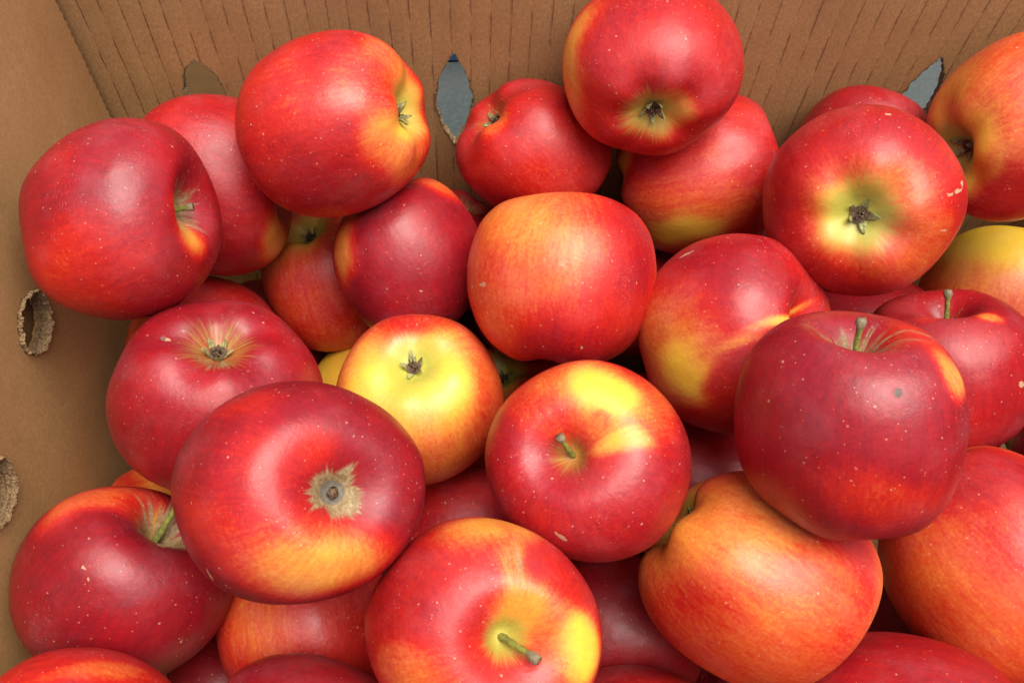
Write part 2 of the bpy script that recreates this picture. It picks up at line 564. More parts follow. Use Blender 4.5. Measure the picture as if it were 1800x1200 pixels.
# ------------------------------------------------------------------ apples (positions in metres, paint marks as directions from the centre)
APPLES = [
  {'loc': (-0.1313,0.2112,0.1982),'R': 0.035,'asp': 1.0,'lob': 1.0,'axis': (0.962,-0.068,0.266),'b': 0.85,'green': (0.5,0.0),'rus': 0.45,'stem': (0.22,0.093,0.047,-0.009),'ops': [('b',0.68,0.9,-0.153,-0.945,0.289,0.583,-0.075,0.062,-0.132,-0.124,-0.477),('b',0.3,0.9,0.911,-0.307,0.275,0.087,0.161,-0.108,0.044,-0.096,-0.254),('b',0.4,0.9,0.886,-0.122,0.448,0.059,0.081,-0.095,0.022,-0.21,-0.101),('r',0.6,0.9,0.817,-0.143,0.559,0.037,0.028,-0.048,-0.0,-0.21,-0.053)],'big': 1,'label': 'dark crimson apple leaning on the left cardboard wall with its cut stem facing sideways','grow': (-0.0,-0.762,-0.647,1.067)},
  {'loc': (-0.1161,0.2674,0.1565),'R': 0.0373,'asp': 1.0,'lob': 1.0,'axis': (0.987,-0.065,-0.077),'b': 0.79,'green': (0.25,0.3),'rus': 0.2,'stem': (0.3,0.096,0.019,-0.021),'ops': [('b',0.3,0.8,0.759,-0.617,-0.206,0.065,0.158,-0.234,-0.15,-0.088,-0.288),('b',0.68,0.9,0.605,0.177,0.776,0.204,0.221,-0.209,0.055,-0.294,0.024)],'big': 0,'label': 'red apple wedged behind the crimson wall-side apple and in front of the first vent slot','grow': (-0.0,-0.736,-0.677,1.071)},
  {'loc': (-0.0556,0.2585,0.2003),'R': 0.0357,'asp': 1.08,'lob': 1.0,'axis': (-0.922,0.102,-0.374),'b': 0.71,'green': (0.3,0.75),'rus': 0.2,'stem': (0.34,0.099,0.08,0.062),'ops': [('b',0.8,0.9,0.198,-0.98,-0.003,0.659,0.134,-0.14,-0.04,-0.007,-0.407),('b',0.1,0.9,0.831,-0.293,0.473,0.245,0.322,-0.231,0.084,-0.352,-0.366),('b',0.45,1,0.561,-0.007,0.828,0.311,0.055,-0.21,-0.054,-0.407,0.033),('b',0.58,1,0.447,-0.29,0.846,0.328,0.139,-0.126,0.019,-0.32,-0.12),('b',0.48,0.9,0.832,-0.552,0.049,0.16,0.221,-0.214,-0.014,-0.048,-0.297),('b',0.66,1,-0.499,-0.267,0.824,0.394,-0.194,0.176,0.077,-0.455,-0.101)],'big': 1,'label': 'large scarlet apple whose yellow-green calyx end faces right along the back wall','grow': (0.0,-0.69,-0.723,1.008)},
  {'loc': (0.0277,0.2823,0.1634),'R': 0.0339,'asp': 1.0,'lob': 1.0,'axis': (0.69,-0.139,-0.711),'b': 0.73,'green': (0.3,0.35),'rus': 0.2,'stem': (0.34,0.1,0.066,0.075),'ops': [('b',0.64,1,0.246,-0.93,0.272,0.538,0.102,-0.14,0.031,-0.13,-0.472),('b',0.55,0.9,-0.51,-0.233,0.828,0.152,0.059,0.11,0.084,-0.202,-0.005)],'big': 1,'label': 'smaller red apple standing just right of the open vent slot with its calyx tucked upward','grow': (0.0,-0.709,-0.705,0.897)},
  {'loc': (0.0724,0.28,0.2125),'R': 0.0357,'asp': 1.06,'lob': 1.0,'axis': (0.076,0.996,-0.051),'b': 0.74,'green': (0.3,0.75),'rus': 0.1,'stem': (0.34,0.098,0.049,0.089),'ops': [('b',0.28,0.9,-0.963,-0.169,0.208,0.082,-0.25,0.177,-0.039,-0.398,-0.501),('b',0.4,0.9,0.129,-0.976,0.174,0.184,0.021,-0.019,0.02,-0.032,-0.193),('b',0.52,0.9,-0.039,-0.999,-0.033,0.215,-0.009,0.006,0.023,0.005,-0.173),('b',0.7,1,-0.048,-0.531,0.846,0.571,-0.017,0.022,-0.021,-0.286,-0.181)],'big': 1,'label': 'pinkish red apple with orange flank perched highest against the back wall','grow': (-0.0,-0.642,-0.767,0.931),'cav': 0.75},
  {'loc': (0.1066,0.2787,0.1512),'R': 0.0402,'asp': 1.0,'lob': 1.0,'axis': (0.958,0.005,0.286),'b': 0.73,'green': (0.25,0.3),'rus': 0.2,'stem': (0.34,0.097,0.055,0.087),'ops': [('b',0.52,0.9,-0.473,-0.86,0.194,0.548,-0.232,0.308,0.061,-0.165,-0.584),('b',0.4,1,-0.345,-0.939,0.0,0.445,-0.164,0.298,0.069,-0.025,-0.32),('b',0.1,0.9,-0.345,-0.939,0.0,0.301,-0.111,0.165,0.041,-0.015,-0.182),('b',0.14,0.7,-0.973,-0.203,0.113,0.038,-0.118,0.116,0.005,-0.223,-0.358)],'big': 1,'label': 'red apple with a yellow lower patch tucked under the highest perched apple','grow': (0.0,-0.728,-0.686,0.891)},
  {'loc': (0.1789,0.2827,0.1569),'R': 0.0298,'asp': 1.0,'lob': 1.0,'axis': (0.339,0.835,0.432),'b': 0.82,'green': (0.25,0.3),'rus': 0.2,'stem': (0.34,0.091,0.043,0.099),'ops': [],'big': 0,'label': 'dark red apple mostly hidden behind the apple with the green starred calyx','grow': (0.0,-0.716,-0.698,1.131)},
  {'loc': (0.1503,0.2234,0.1947),'R': 0.0372,'asp': 1.0,'lob': 1.0,'axis': (0.355,0.737,-0.576),'b': 0.75,'green': (0.3,0.95),'rus': 0.2,'stem': (0.34,0.091,0.048,0.097),'ops': [('b',0.42,1,-0.279,-0.732,0.622,0.564,-0.111,0.122,0.03,-0.336,-0.382),('b',0.14,0.9,-0.369,-0.748,0.551,0.297,-0.08,0.09,0.024,-0.186,-0.237),('b',0.5,1,0.249,-0.91,0.332,0.441,0.079,-0.114,0.141,-0.119,-0.432),('m',0.8,0.9,0.567,-0.467,0.679,0.077,0.05,-0.029,0.01,-0.014,-0.018),('m',0.8,0.9,0.441,-0.549,0.71,0.047,0.015,-0.017,-0.001,-0.014,-0.011),('m',0.8,0.9,0.651,-0.356,0.67,0.03,0.018,-0.02,-0.006,-0.036,-0.013),('m',0.8,0.9,-0.025,0.219,0.975,0.036,-0.001,0.001,-0.011,-0.029,0.006),('m',0.8,0.9,0.448,-0.765,0.463,0.048,0.017,-0.019,0.003,-0.008,-0.017)],'big': 1,'label': 'large red apple showing a green ringed star calyx squarely on top','grow': (0.0,-0.749,-0.663,0.988),'cav': 0.78},
  {'loc': (0.2241,0.2597,0.1993),'R': 0.0326,'asp': 1.05,'lob': 1.0,'axis': (0.964,0.258,0.058),'b': 0.47,'green': (0.3,0.95),'rus': 0.2,'stem': (0.34,0.085,0.031,0.109),'ops': [('b',0.68,0.9,-0.466,-0.88,-0.09,0.395,-0.234,0.241,0.155,-0.04,-0.413),('b',0.3,1,-0.964,0.159,0.212,0.003,-0.28,0.224,-0.101,-0.319,-0.222),('b',0.12,0.8,-0.864,-0.488,0.126,0.122,-0.173,0.167,0.053,-0.176,-0.32),('b',0.52,1,-0.504,-0.056,0.862,0.313,-0.184,0.171,-0.142,-0.432,-0.111),('b',0.36,1,-0.714,-0.651,0.258,0.079,-0.063,0.06,0.035,-0.121,-0.209)],'big': 1,'label': 'orange apple with a deep greenish calyx hollow against the back wall corner','grow': (-0.0,-0.69,-0.724,1.14)},
  {'loc': (0.2628,0.2437,0.0993),'R': 0.0385,'asp': 1.0,'lob': 1.0,'axis': (0.422,0.801,0.426),'b': 0.5,'green': (0.25,0.3),'rus': 0.2,'stem': (0.34,0.085,0.052,0.1),'ops': [('b',0.42,1,-0.587,-0.107,0.802,0.521,-0.261,0.347,-0.079,-0.386,-0.109),('b',0.25,0.8,-0.433,0.296,0.851,0.506,-0.229,0.337,-0.181,-0.427,0.057),('b',0.03,0.7,-0.401,0.369,0.838,0.416,-0.225,0.298,-0.163,-0.351,0.077)],'big': 0,'label': 'yellow topped orange apple low under the orange apple with the deep hollow','grow': (0.0,-0.819,-0.574,0.97)},
  {'loc': (0.1992,0.1823,0.135),'R': 0.0351,'asp': 1.0,'lob': 1.0,'axis': (-0.137,0.568,0.811),'b': 0.82,'green': (0.3,0.3),'rus': 0.25,'stem': (0.44,0.0,0.086,0.05),'ops': [('b',0.4,0.9,0.073,0.141,0.987,0.124,-0.057,-0.001,-0.048,-0.074,0.014),('b',0.66,0.9,-0.464,0.262,0.846,0.118,-0.046,0.079,-0.034,-0.1,0.013),('m',0.85,0.9,0.367,-0.59,0.719,0.041,0.008,-0.014,0.005,-0.032,-0.029)],'big': 1,'label': 'crimson apple with an upright stubby stem beside the yellow topped orange apple','grow': (0.0,-0.863,-0.505,0.998)},
  {'loc': (0.1203,0.1243,0.2018),'R': 0.0338,'asp': 1.1,'lob': 1.0,'axis': (-0.079,0.539,0.839),'b': 0.85,'green': (0.3,0.3),'rus': 0.55,'stem': (0.44,0.037,0.064,0.05),'ops': [('b',0.34,0.7,0.495,0.003,0.869,0.145,0.094,-0.083,0.108,-0.224,-0.061),('b',0.64,1,0.011,-0.937,0.349,0.451,-0.011,-0.043,0.09,-0.099,-0.267),('k',1,0.6,-0.011,-0.252,0.968,0.029,-0.01,-0.002,-0.018,-0.037,-0.01),('m',0.85,0.9,-0.007,-0.888,0.46,0.029,-0.0,0.0,0.004,-0.007,-0.013),('r',0.5,1,0.276,0.386,0.88,0.345,-0.092,-0.068,-0.077,-0.115,0.075),('r',0.4,1,-0.358,0.596,0.719,0.218,0.005,0.104,-0.027,-0.084,0.056),('b',0.66,1,0.176,0.427,0.887,0.418,-0.125,-0.023,-0.119,-0.192,0.116)],'big': 1,'label': 'large crimson apple with a tall woody stem and an orange streak on its shoulder','grow': (0.0,-0.892,-0.452,0.988)},
  {'loc': (0.1039,0.1844,0.1611),'R': 0.0373,'asp': 1.02,'lob': 1.0,'axis': (0.648,-0.325,0.689),'b': 0.72,'green': (0.25,0.3),'rus': 0.3,'stem': (0.3,0.096,-0.016,0.025),'ops': [('b',0.82,1,-0.214,0.246,0.945,0.629,-0.221,0.2,-0.141,-0.421,0.078),('b',0.42,1,-0.91,-0.319,0.266,0.173,-0.214,0.333,0.006,-0.351,-0.4),('b',0.36,1,-0.714,-0.59,0.376,0.241,-0.206,0.134,-0.075,-0.166,-0.403),('b',0.1,1,-0.722,-0.592,0.358,0.149,-0.131,0.084,-0.042,-0.103,-0.254),('b',0.42,1,-0.247,-0.603,0.759,0.32,0.02,0.12,0.015,-0.045,-0.031),('b',0.16,1,0.403,-0.314,0.86,0.422,0.23,-0.114,0.026,-0.054,-0.032),('b',0.68,0.7,-0.274,-0.829,0.487,0.313,-0.02,0.142,0.038,-0.076,-0.108),('m',0.85,0.9,-0.572,0.506,0.646,0.08,0.008,0.065,-0.003,-0.026,0.018)],'big': 1,'label': 'red apple with a bright yellow cheek and creased stem hollow behind the tall stemmed apple','grow': (0.0,-0.84,-0.542,1.056)},
  {'loc': (0.0361,0.2078,0.1665),'R': 0.0389,'asp': 1.08,'lob': 1.0,'axis': (0.075,0.769,0.635),'b': 0.57,'green': (0.25,0.3),'rus': 0.2,'stem': (0.16,0.0,-0.0,0.0),'ops': [('b',0.4,1,-0.423,0.024,0.906,0.598,-0.068,0.281,0.035,-0.557,0.031),('b',0.54,1,-0.828,-0.379,0.413,0.208,-0.182,0.249,-0.003,-0.334,-0.313),('b',0.77,1,0.662,-0.203,0.722,0.314,0.174,-0.239,0.029,-0.581,-0.19),('b',0.76,1,-0.001,-0.989,0.146,0.692,0.004,0.029,0.033,-0.06,-0.407),('m',0.85,0.9,-0.818,-0.397,0.417,0.036,-0.022,0.05,0.006,-0.023,-0.011),('m',0.85,0.9,-0.923,-0.299,0.24,0.015,-0.023,0.031,0.0,-0.014,-0.016),('m',0.85,0.9,-0.084,-0.466,0.881,0.042,0.021,0.015,0.007,-0.012,-0.006),('m',0.85,0.9,0.119,-0.979,0.165,0.02,0.002,-0.003,0.002,-0.003,-0.022)],'big': 1,'label': 'round orange red apple in the middle of the pile with no stem or calyx showing','grow': (0.0,-0.804,-0.595,0.888)},
  {'loc': (-0.0278,0.2368,0.1401),'R': 0.0336,'asp': 1.0,'lob': 1.0,'axis': (-0.495,0.636,0.592),'b': 0.88,'green': (0.25,0.3),'rus': 0.2,'stem': (0.34,0.1,0.084,0.055),'ops': [('b',0.38,0.8,-0.823,-0.241,0.515,0.16,-0.162,0.18,-0.064,-0.32,-0.252),('b',0.5,0.9,0.425,0.517,0.743,0.286,-0.029,-0.143,0.005,-0.171,0.116),('m',0.85,0.9,0.177,-0.827,0.534,0.023,0.003,-0.004,-0.0,-0.01,-0.015)],'big': 1,'label': 'plum red apple with an orange left rim lying beneath the scarlet back-wall apple','grow': (0.0,-0.792,-0.611,1.093)},
  {'loc': (-0.0731,0.2619,0.0949),'R': 0.0331,'asp': 1.0,'lob': 1.0,'axis': (0.258,-0.193,-0.947),'b': 0.62,'green': (0.3,0.8),'rus': 0.2,'stem': (0.34,0.099,0.09,0.046),'ops': [('b',0.36,1,-0.466,0.093,0.88,0.436,-0.097,0.241,0.017,-0.444,0.056),('b',0.2,1,-0.275,-0.015,0.961,0.255,-0.059,0.072,0.027,-0.237,0.004)],'big': 0,'label': 'shaded orange red apple deep in the gap with its calyx up behind the plum apple','grow': (0.0,-0.802,-0.597,1.092)},
  {'loc': (-0.1283,0.2147,0.0956),'R': 0.0364,'asp': 1.0,'lob': 1.0,'axis': (0.076,0.992,0.103),'b': 0.74,'green': (0.25,0.3),'rus': 0.2,'stem': (0.34,0.095,0.101,0.027),'ops': [('b',0.5,1,-0.653,-0.193,0.733,0.28,-0.114,0.22,0.066,-0.328,-0.028)],'big': 0,'label': 'red apple buried under the crimson wall-side apple by the left wall','grow': (0.0,-0.853,-0.521,1.041)},
  {'loc': (-0.0988,0.1585,0.1555),'R': 0.0407,'asp': 1.0,'lob': 1.0,'axis': (-0.224,-0.185,-0.957),'b': 0.86,'green': (0.3,0.42),'rus': 0.1,'stem': (0.34,0.096,0.101,0.023),'ops': [('m',0.85,0.9,-0.24,0.161,0.957,0.025,0.008,0.005,0.014,-0.029,0.008),('k',0.8,0.6,-0.276,0.167,0.947,0.024,-0.004,0.008,0.008,-0.038,0.009),('r',0.45,0.9,0.253,-0.042,0.966,0.18,0.025,-0.046,0.023,-0.191,-0.015)],'big': 1,'label': 'large crimson apple with a tan ringed calyx near the oval hole in the left wall','grow': (-0.0,-0.879,-0.478,0.891)},
  {'loc': (-0.0228,0.1704,0.1335),'R': 0.0347,'asp': 1.0,'lob': 0.6,'axis': (0.004,-0.003,-1.0),'b': 0.6,'green': (0.2,0.95),'rus': 0.2,'stem': (0.34,0.1,0.091,0.042),'ops': [('b',0.05,1,0.056,-0.306,0.951,0.858,0.022,-0.043,0.008,-0.616,-0.199),('b',0.1,1,-0.25,-0.687,0.682,0.489,-0.057,0.122,-0.02,-0.369,-0.379),('b',0.44,1,0.372,-0.884,0.282,0.538,0.151,-0.238,-0.025,-0.163,-0.478),('b',0.55,1,0.866,-0.221,0.449,0.175,0.144,-0.266,0.014,-0.571,-0.308),('b',0.6,1,0.019,0.609,0.793,0.618,0.022,-0.032,0.014,-0.188,0.144)],'big': 1,'label': 'pale yellow apple with thin red rim and green calyx in the middle of the pile','grow': (-0.0,-0.879,-0.477,1.049),'cav': 0.85},
  {'loc': (-0.0509,0.213,0.0444),'R': 0.0377,'asp': 1.0,'lob': 1.0,'axis': (0.156,0.986,0.061),'b': 0.06,'green': (0.25,0.3),'rus': 0.2,'stem': (0.34,0.099,0.094,0.037),'ops': [('b',0.55,0.9,-0.408,0.681,0.608,0.284,0.111,0.065,-0.029,-0.014,-0.004)],'big': 0,'label': 'small yellow sliver of an apple glimpsed between the pale yellow and crimson apples','grow': (0.0,-0.884,-0.468,0.947)},
  {'loc': (-0.0566,0.1075,0.186),'R': 0.04,'asp': 1.05,'lob': 1.0,'axis': (0.572,-0.331,0.75),'b': 0.89,'green': (0.25,0.3),'rus': 0.3,'stem': (0.05,0.0,0.0,-0.0),'ops': [('b',0.64,1,-0.056,-0.66,0.749,0.639,-0.101,-0.041,-0.071,-0.238,-0.215),('b',0.3,1,0.353,-0.831,0.431,0.465,0.128,-0.134,-0.008,-0.142,-0.268),('b',0.68,1,-0.049,-0.205,0.978,0.277,-0.006,0.013,0.012,-0.304,-0.063),('b',0.72,1,-0.252,0.414,0.875,0.309,-0.067,0.121,0.043,-0.222,0.118),('b',0.66,1,0.319,-0.028,0.947,0.17,0.023,-0.057,0.011,-0.162,-0.008),('m',0.75,0.9,-0.52,-0.832,0.194,0.018,-0.005,0.028,0.01,-0.029,-0.1),('m',0.75,0.9,-0.37,-0.911,0.185,0.033,-0.012,0.005,-0.006,-0.002,-0.021),('r',0.5,0.9,0.618,-0.309,0.723,0.157,0.067,-0.106,0.004,-0.041,-0.02)],'big': 1,'label': 'large dark red apple with a star of tan russet around its stemless pit','grow': (0.0,-0.925,-0.381,0.871),'rsol': 0.09,'cav': 0.62},
  {'loc': (0.0411,0.1262,0.1689),'R': 0.0346,'asp': 1.0,'lob': 0.6,'axis': (-0.367,-0.301,0.88),'b': 0.78,'green': (0.5,0.3),'rus': 0.18,'stem': (0.26,-0.059,0.149,0.059),'ops': [('b',0.5,1,-0.258,0.527,0.81,0.558,0.086,0.122,0.0,-0.273,0.178),('b',0.58,1,-0.561,0.089,0.823,0.229,-0.079,0.165,-0.013,-0.225,0.016),('b',0.55,1,0.492,0.168,0.854,0.364,0.11,-0.231,-0.051,-0.427,0.113),('b',0.3,1,0.107,0.255,0.961,0.287,-0.31,0.05,-0.18,-0.268,0.091),('b',0.06,1,0.058,0.324,0.944,0.197,-0.158,0.042,-0.083,-0.158,0.059),('b',0.07,1,0.21,0.128,0.969,0.146,-0.047,-0.026,-0.074,-0.195,0.042),('b',0.2,1,0.238,-0.231,0.944,0.239,-0.007,-0.062,-0.012,-0.073,-0.015),('b',0.45,0.7,0.009,-0.022,1.0,0.105,-0.084,-0.003,-0.048,-0.07,-0.001),('m',0.85,0.9,-0.336,-0.872,0.357,0.059,-0.034,-0.026,-0.008,-0.006,-0.022)],'big': 1,'label': 'red apple with a bright yellow splash beside its short pale stem','grow': (-0.0,-0.911,-0.413,1.023),'cav': 0.85},
  {'loc': (-0.135,0.0979,0.1164),'R': 0.041,'asp': 1.0,'lob': 1.0,'axis': (0.593,0.588,0.551),'b': 0.9,'green': (0.3,0.3),'rus': 0.6,'stem': (0.8,0.074,0.373,0.08),'ops': [('b',0.5,0.9,-0.139,0.637,0.759,0.431,0.197,-0.086,0.112,-0.182,0.173),('b',0.62,0.9,0.296,0.697,0.653,0.238,-0.03,-0.076,0.068,-0.199,0.182),('b',0.3,0.8,0.44,0.648,0.622,0.026,0.051,-0.072,0.114,-0.177,0.103),('m',1,0.5,0.615,0.254,0.746,0.047,0.013,-0.043,0.011,-0.062,0.012),('m',0.85,0.9,0.056,-0.146,0.988,0.021,0.0,-0.001,0.001,-0.018,-0.003),('m',0.85,0.9,0.106,-0.239,0.965,0.016,0.0,-0.002,0.0,-0.017,-0.004),('m',0.85,0.9,0.726,-0.635,0.265,0.023,0.023,-0.007,0.001,-0.006,-0.018),('r',0.5,0.9,0.542,0.558,0.628,0.079,0.028,-0.094,0.058,-0.177,0.108)],'big': 1,'label': 'dark crimson apple with a thin green stem low in the left wall corner','grow': (0.0,-0.959,-0.284,0.901)},
  {'loc': (0.0027,0.0688,0.1661),'R': 0.0361,'asp': 1.0,'lob': 1.0,'axis': (0.261,-0.344,0.902),'b': 0.7,'green': (0.85,0.3),'rus': 0.22,'stem': (0.28,0.22,-0.146,-0.034),'ops': [('b',0.28,1,0.139,0.709,0.692,0.409,0.012,-0.094,-0.013,-0.194,0.201),('b',0.42,1,0.232,0.342,0.911,0.124,0.029,-0.042,0.034,-0.339,0.119),('b',0.76,1,-0.723,0.202,0.661,0.263,-0.071,0.31,-0.008,-0.466,0.133),('b',0.35,1,0.77,-0.326,0.549,0.19,0.02,-0.254,-0.064,-0.304,-0.09),('b',0.06,1,0.799,-0.326,0.506,0.12,0.017,-0.179,-0.047,-0.221,-0.068),('b',0.24,1,0.326,-0.094,0.941,0.251,0.021,-0.085,-0.001,-0.247,-0.024),('b',0.5,1,-0.628,-0.512,0.586,0.316,-0.053,0.293,-0.001,-0.167,-0.148),('r',0.5,0.8,0.27,0.345,0.899,0.024,0.005,-0.009,0.023,-0.343,0.125),('b',0.72,1,0.761,0.327,0.56,0.163,0.046,-0.249,0.008,-0.278,0.152)],'big': 1,'label': 'bright red apple with a bent green stem and yellow flecked shoulder','grow': (0.0,-0.971,-0.238,0.964),'cav': 0.85},
  {'loc': (0.1033,0.0939,0.1392),'R': 0.0415,'asp': 1.0,'lob': 1.0,'axis': (0.814,-0.559,-0.155),'b': 0.42,'green': (0.3,0.7),'rus': 0.2,'stem': (0.34,0.095,0.087,0.058),'ops': [('b',0.62,1,-0.798,-0.548,0.251,0.231,-0.151,0.403,0.106,-0.325,-0.374),('b',0.7,1,0.558,0.136,0.819,0.312,0.049,-0.22,0.056,-0.609,0.063),('b',0.55,1,-0.141,-0.911,0.387,0.678,-0.017,0.207,0.099,-0.172,-0.369),('b',0.38,1,-0.509,0.241,0.826,0.361,-0.085,0.248,-0.05,-0.351,0.072),('b',0.52,1,0.188,-0.277,0.942,0.318,0.018,-0.058,-0.001,-0.295,-0.086),('b',0.55,1,-0.318,0.788,0.527,0.219,-0.04,0.192,-0.064,-0.125,0.149),('b',0.2,1,-0.756,0.542,0.368,0.035,-0.105,0.228,-0.144,-0.255,0.079)],'big': 1,'label': 'large orange apple with a deep calyx notch under the tall stemmed crimson apple','grow': (0.0,-0.957,-0.292,0.891)},
  {'loc': (0.1994,0.102,0.1268),'R': 0.0388,'asp': 1.0,'lob': 1.0,'axis': (0.577,-0.817,-0.005),'b': 0.51,'green': (0.25,0.3),'rus': 0.2,'stem': (0.34,0.086,0.08,0.079),'ops': [('b',0.74,1,-0.243,0.511,0.824,0.598,-0.094,0.235,-0.168,-0.362,0.175),('b',0.58,1,-0.442,-0.091,0.892,0.363,-0.055,0.174,-0.031,-0.324,-0.048)],'big': 1,'label': 'large orange red apple under the right side of the tall stemmed apple','grow': (0.0,-0.953,-0.304,1.14)},
  {'loc': (0.1522,0.0417,0.1186),'R': 0.0417,'asp': 1.0,'lob': 1.0,'axis': (0.925,-0.257,0.281),'b': 0.8,'green': (0.25,0.3),'rus': 0.2,'stem': (0.34,0.091,0.094,0.054),'ops': [],'big': 1,'label': 'pinkish crimson apple top resting against the deep notched orange apple','grow': (-0.0,-0.992,-0.126,0.86)},
  {'loc': (-0.1293,0.0328,0.1437),'R': 0.0345,'asp': 1.0,'lob': 1.0,'axis': (0.853,-0.168,-0.495),'b': 0.7,'green': (0.25,0.3),'rus': 0.2,'stem': (0.34,0.092,0.104,-0.028),'ops': [('b',0.48,1,0.352,0.707,0.613,0.35,0.041,-0.249,0.037,-0.087,0.079)],'big': 1,'label': 'scarlet apple top with a lighter orange band below the thin green stemmed apple','grow': (-0.0,-0.994,-0.108,0.98)},
  {'loc': (-0.0586,0.0368,0.1236),'R': 0.036,'asp': 1.0,'lob': 1.0,'axis': (0.936,-0.188,-0.297),'b': 0.85,'green': (0.25,0.3),'rus': 0.2,'stem': (0.34,0.098,0.101,-0.006),'ops': [],'big': 1,'label': 'dark maroon apple top between the thin stemmed and bent stemmed apples','grow': (-0.0,-0.994,-0.113,0.86)},
  {'loc': (0.0646,0.0398,0.0829),'R': 0.0394,'asp': 1.0,'lob': 1.0,'axis': (0.973,-0.226,0.042),'b': 0.74,'green': (0.25,0.3),'rus': 0.2,'stem': (0.34,0.098,0.098,0.028),'ops': [],'big': 1,'label': 'small red apple top low between the bent stemmed and deep notched apples','grow': (0.0,-0.994,-0.109,0.86)},
  {'loc': (-0.066,0.0877,0.0829),'R': 0.037,'asp': 1.0,'lob': 1.0,'axis': (0.133,-0.932,-0.338),'b': 0.66,'green': (0.25,0.3),'rus': 0.2,'stem': (0.34,0.098,0.101,0.007),'ops': [('b',0.48,1,-0.429,-0.034,0.903,0.353,-0.045,0.166,0.027,-0.443,-0.004)],'big': 0,'label': 'shaded orange red apple underneath the apple with the russet star','grow': (0.0,-0.972,-0.234,0.921)},
  {'loc': (-0.0033,0.1275,0.0691),'R': 0.0396,'asp': 1.0,'lob': 1.0,'axis': (0.969,-0.173,-0.176),'b': 0.78,'green': (0.25,0.3),'rus': 0.2,'stem': (0.34,0.1,0.095,0.031),'ops': [],'big': 0,'label': 'shaded red apple underneath the pale yellow apple','grow': (0.0,-0.948,-0.32,0.931)},
  {'loc': (0.0666,0.0979,0.0445),'R': 0.0404,'asp': 1.0,'lob': 1.0,'axis': (0.974,-0.226,-0.002),'b': 0.83,'green': (0.25,0.3),'rus': 0.2,'stem': (0.34,0.099,0.093,0.039),'ops': [],'big': 0,'label': 'dark red apple in the shadow beside the bent stemmed apple','grow': (0.0,-0.972,-0.236,0.893)},
  {'loc': (0.0215,0.2028,0.0532),'R': 0.038,'asp': 1.0,'lob': 1.0,'axis': (0.233,-0.313,-0.921),'b': 0.62,'green': (0.3,0.9),'rus': 0.2,'stem': (0.34,0.1,0.087,0.05),'ops': [('b',0.15,1,-0.224,0.355,0.908,0.228,-0.04,0.072,-0.016,-0.418,0.159)],'big': 0,'label': 'shaded greenish red apple in the gap below the round orange red apple','grow': (0.0,-0.889,-0.458,0.954)},
  {'loc': (0.1057,0.1521,0.0801),'R': 0.039,'asp': 1.0,'lob': 1.0,'axis': (0.964,-0.261,0.054),'b': 0.8,'green': (0.25,0.3),'rus': 0.2,'stem': (0.34,0.097,0.083,0.062),'ops': [],'big': 0,'label': 'dark red apple deep in the gap beside the yellow splashed apple','grow': (0.0,-0.924,-0.383,0.966)},
  {'loc': (-0.1452,0.1396,0.0657),'R': 0.0289,'asp': 1.0,'lob': 1.0,'axis': (0.878,-0.061,-0.474),'b': 0.36,'green': (0.25,0.3),'rus': 0.2,'stem': (0.34,0.094,0.105,0.003),'ops': [('b',0.6,1,-0.353,0.42,0.836,0.277,-0.048,0.141,0.073,-0.273,0.168)],'big': 0,'label': 'small orange apple peeking out by the left wall above the thin stemmed apple','grow': (0.0,-0.939,-0.344,0.971)},
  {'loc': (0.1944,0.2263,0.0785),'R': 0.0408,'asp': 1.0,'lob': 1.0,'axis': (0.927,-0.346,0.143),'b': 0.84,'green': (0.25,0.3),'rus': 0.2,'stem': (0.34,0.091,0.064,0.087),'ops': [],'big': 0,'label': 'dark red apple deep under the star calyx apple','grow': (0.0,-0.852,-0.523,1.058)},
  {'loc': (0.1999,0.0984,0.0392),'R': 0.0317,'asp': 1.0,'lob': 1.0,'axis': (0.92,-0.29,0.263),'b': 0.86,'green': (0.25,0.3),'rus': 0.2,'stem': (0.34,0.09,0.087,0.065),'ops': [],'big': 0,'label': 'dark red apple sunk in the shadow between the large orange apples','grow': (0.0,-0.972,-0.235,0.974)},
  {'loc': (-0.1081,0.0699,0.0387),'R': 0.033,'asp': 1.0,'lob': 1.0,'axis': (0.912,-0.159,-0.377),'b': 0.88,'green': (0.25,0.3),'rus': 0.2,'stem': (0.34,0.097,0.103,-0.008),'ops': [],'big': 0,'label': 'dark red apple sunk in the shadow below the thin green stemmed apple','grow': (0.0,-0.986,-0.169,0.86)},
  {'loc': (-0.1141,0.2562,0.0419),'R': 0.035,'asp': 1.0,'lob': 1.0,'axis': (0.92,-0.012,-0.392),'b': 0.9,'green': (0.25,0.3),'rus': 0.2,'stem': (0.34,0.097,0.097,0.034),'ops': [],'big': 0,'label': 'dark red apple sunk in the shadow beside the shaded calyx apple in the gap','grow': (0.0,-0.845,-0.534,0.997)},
  {'loc': (0.2581,0.0749,0.0621),'R': 0.031,'asp': 1.0,'lob': 1.0,'axis': (0.019,0.743,0.669),'b': 0.81,'green': (0.3,0.4),'rus': 0.2,'stem': (0.3,0,0,0),'ops': [],'big': 0,'label': 'shaded red apple buried in the lower layer of the heap','grow': (1,0,0,1),'grp': 'apples buried in the lower layer'},  # buried rows from here: blush kept deep maroon, gap shade put into the colour
  {'loc': (0.0822,0.26,0.0823),'R': 0.0317,'asp': 1.0,'lob': 1.0,'axis': (-0.358,-0.634,0.685),'b': 0.82,'green': (0.3,0.4),'rus': 0.2,'stem': (0.3,0,0,0),'ops': [],'big': 0,'label': 'shaded red apple buried in the lower layer of the heap','grow': (1,0,0,1),'grp': 'apples buried in the lower layer'},
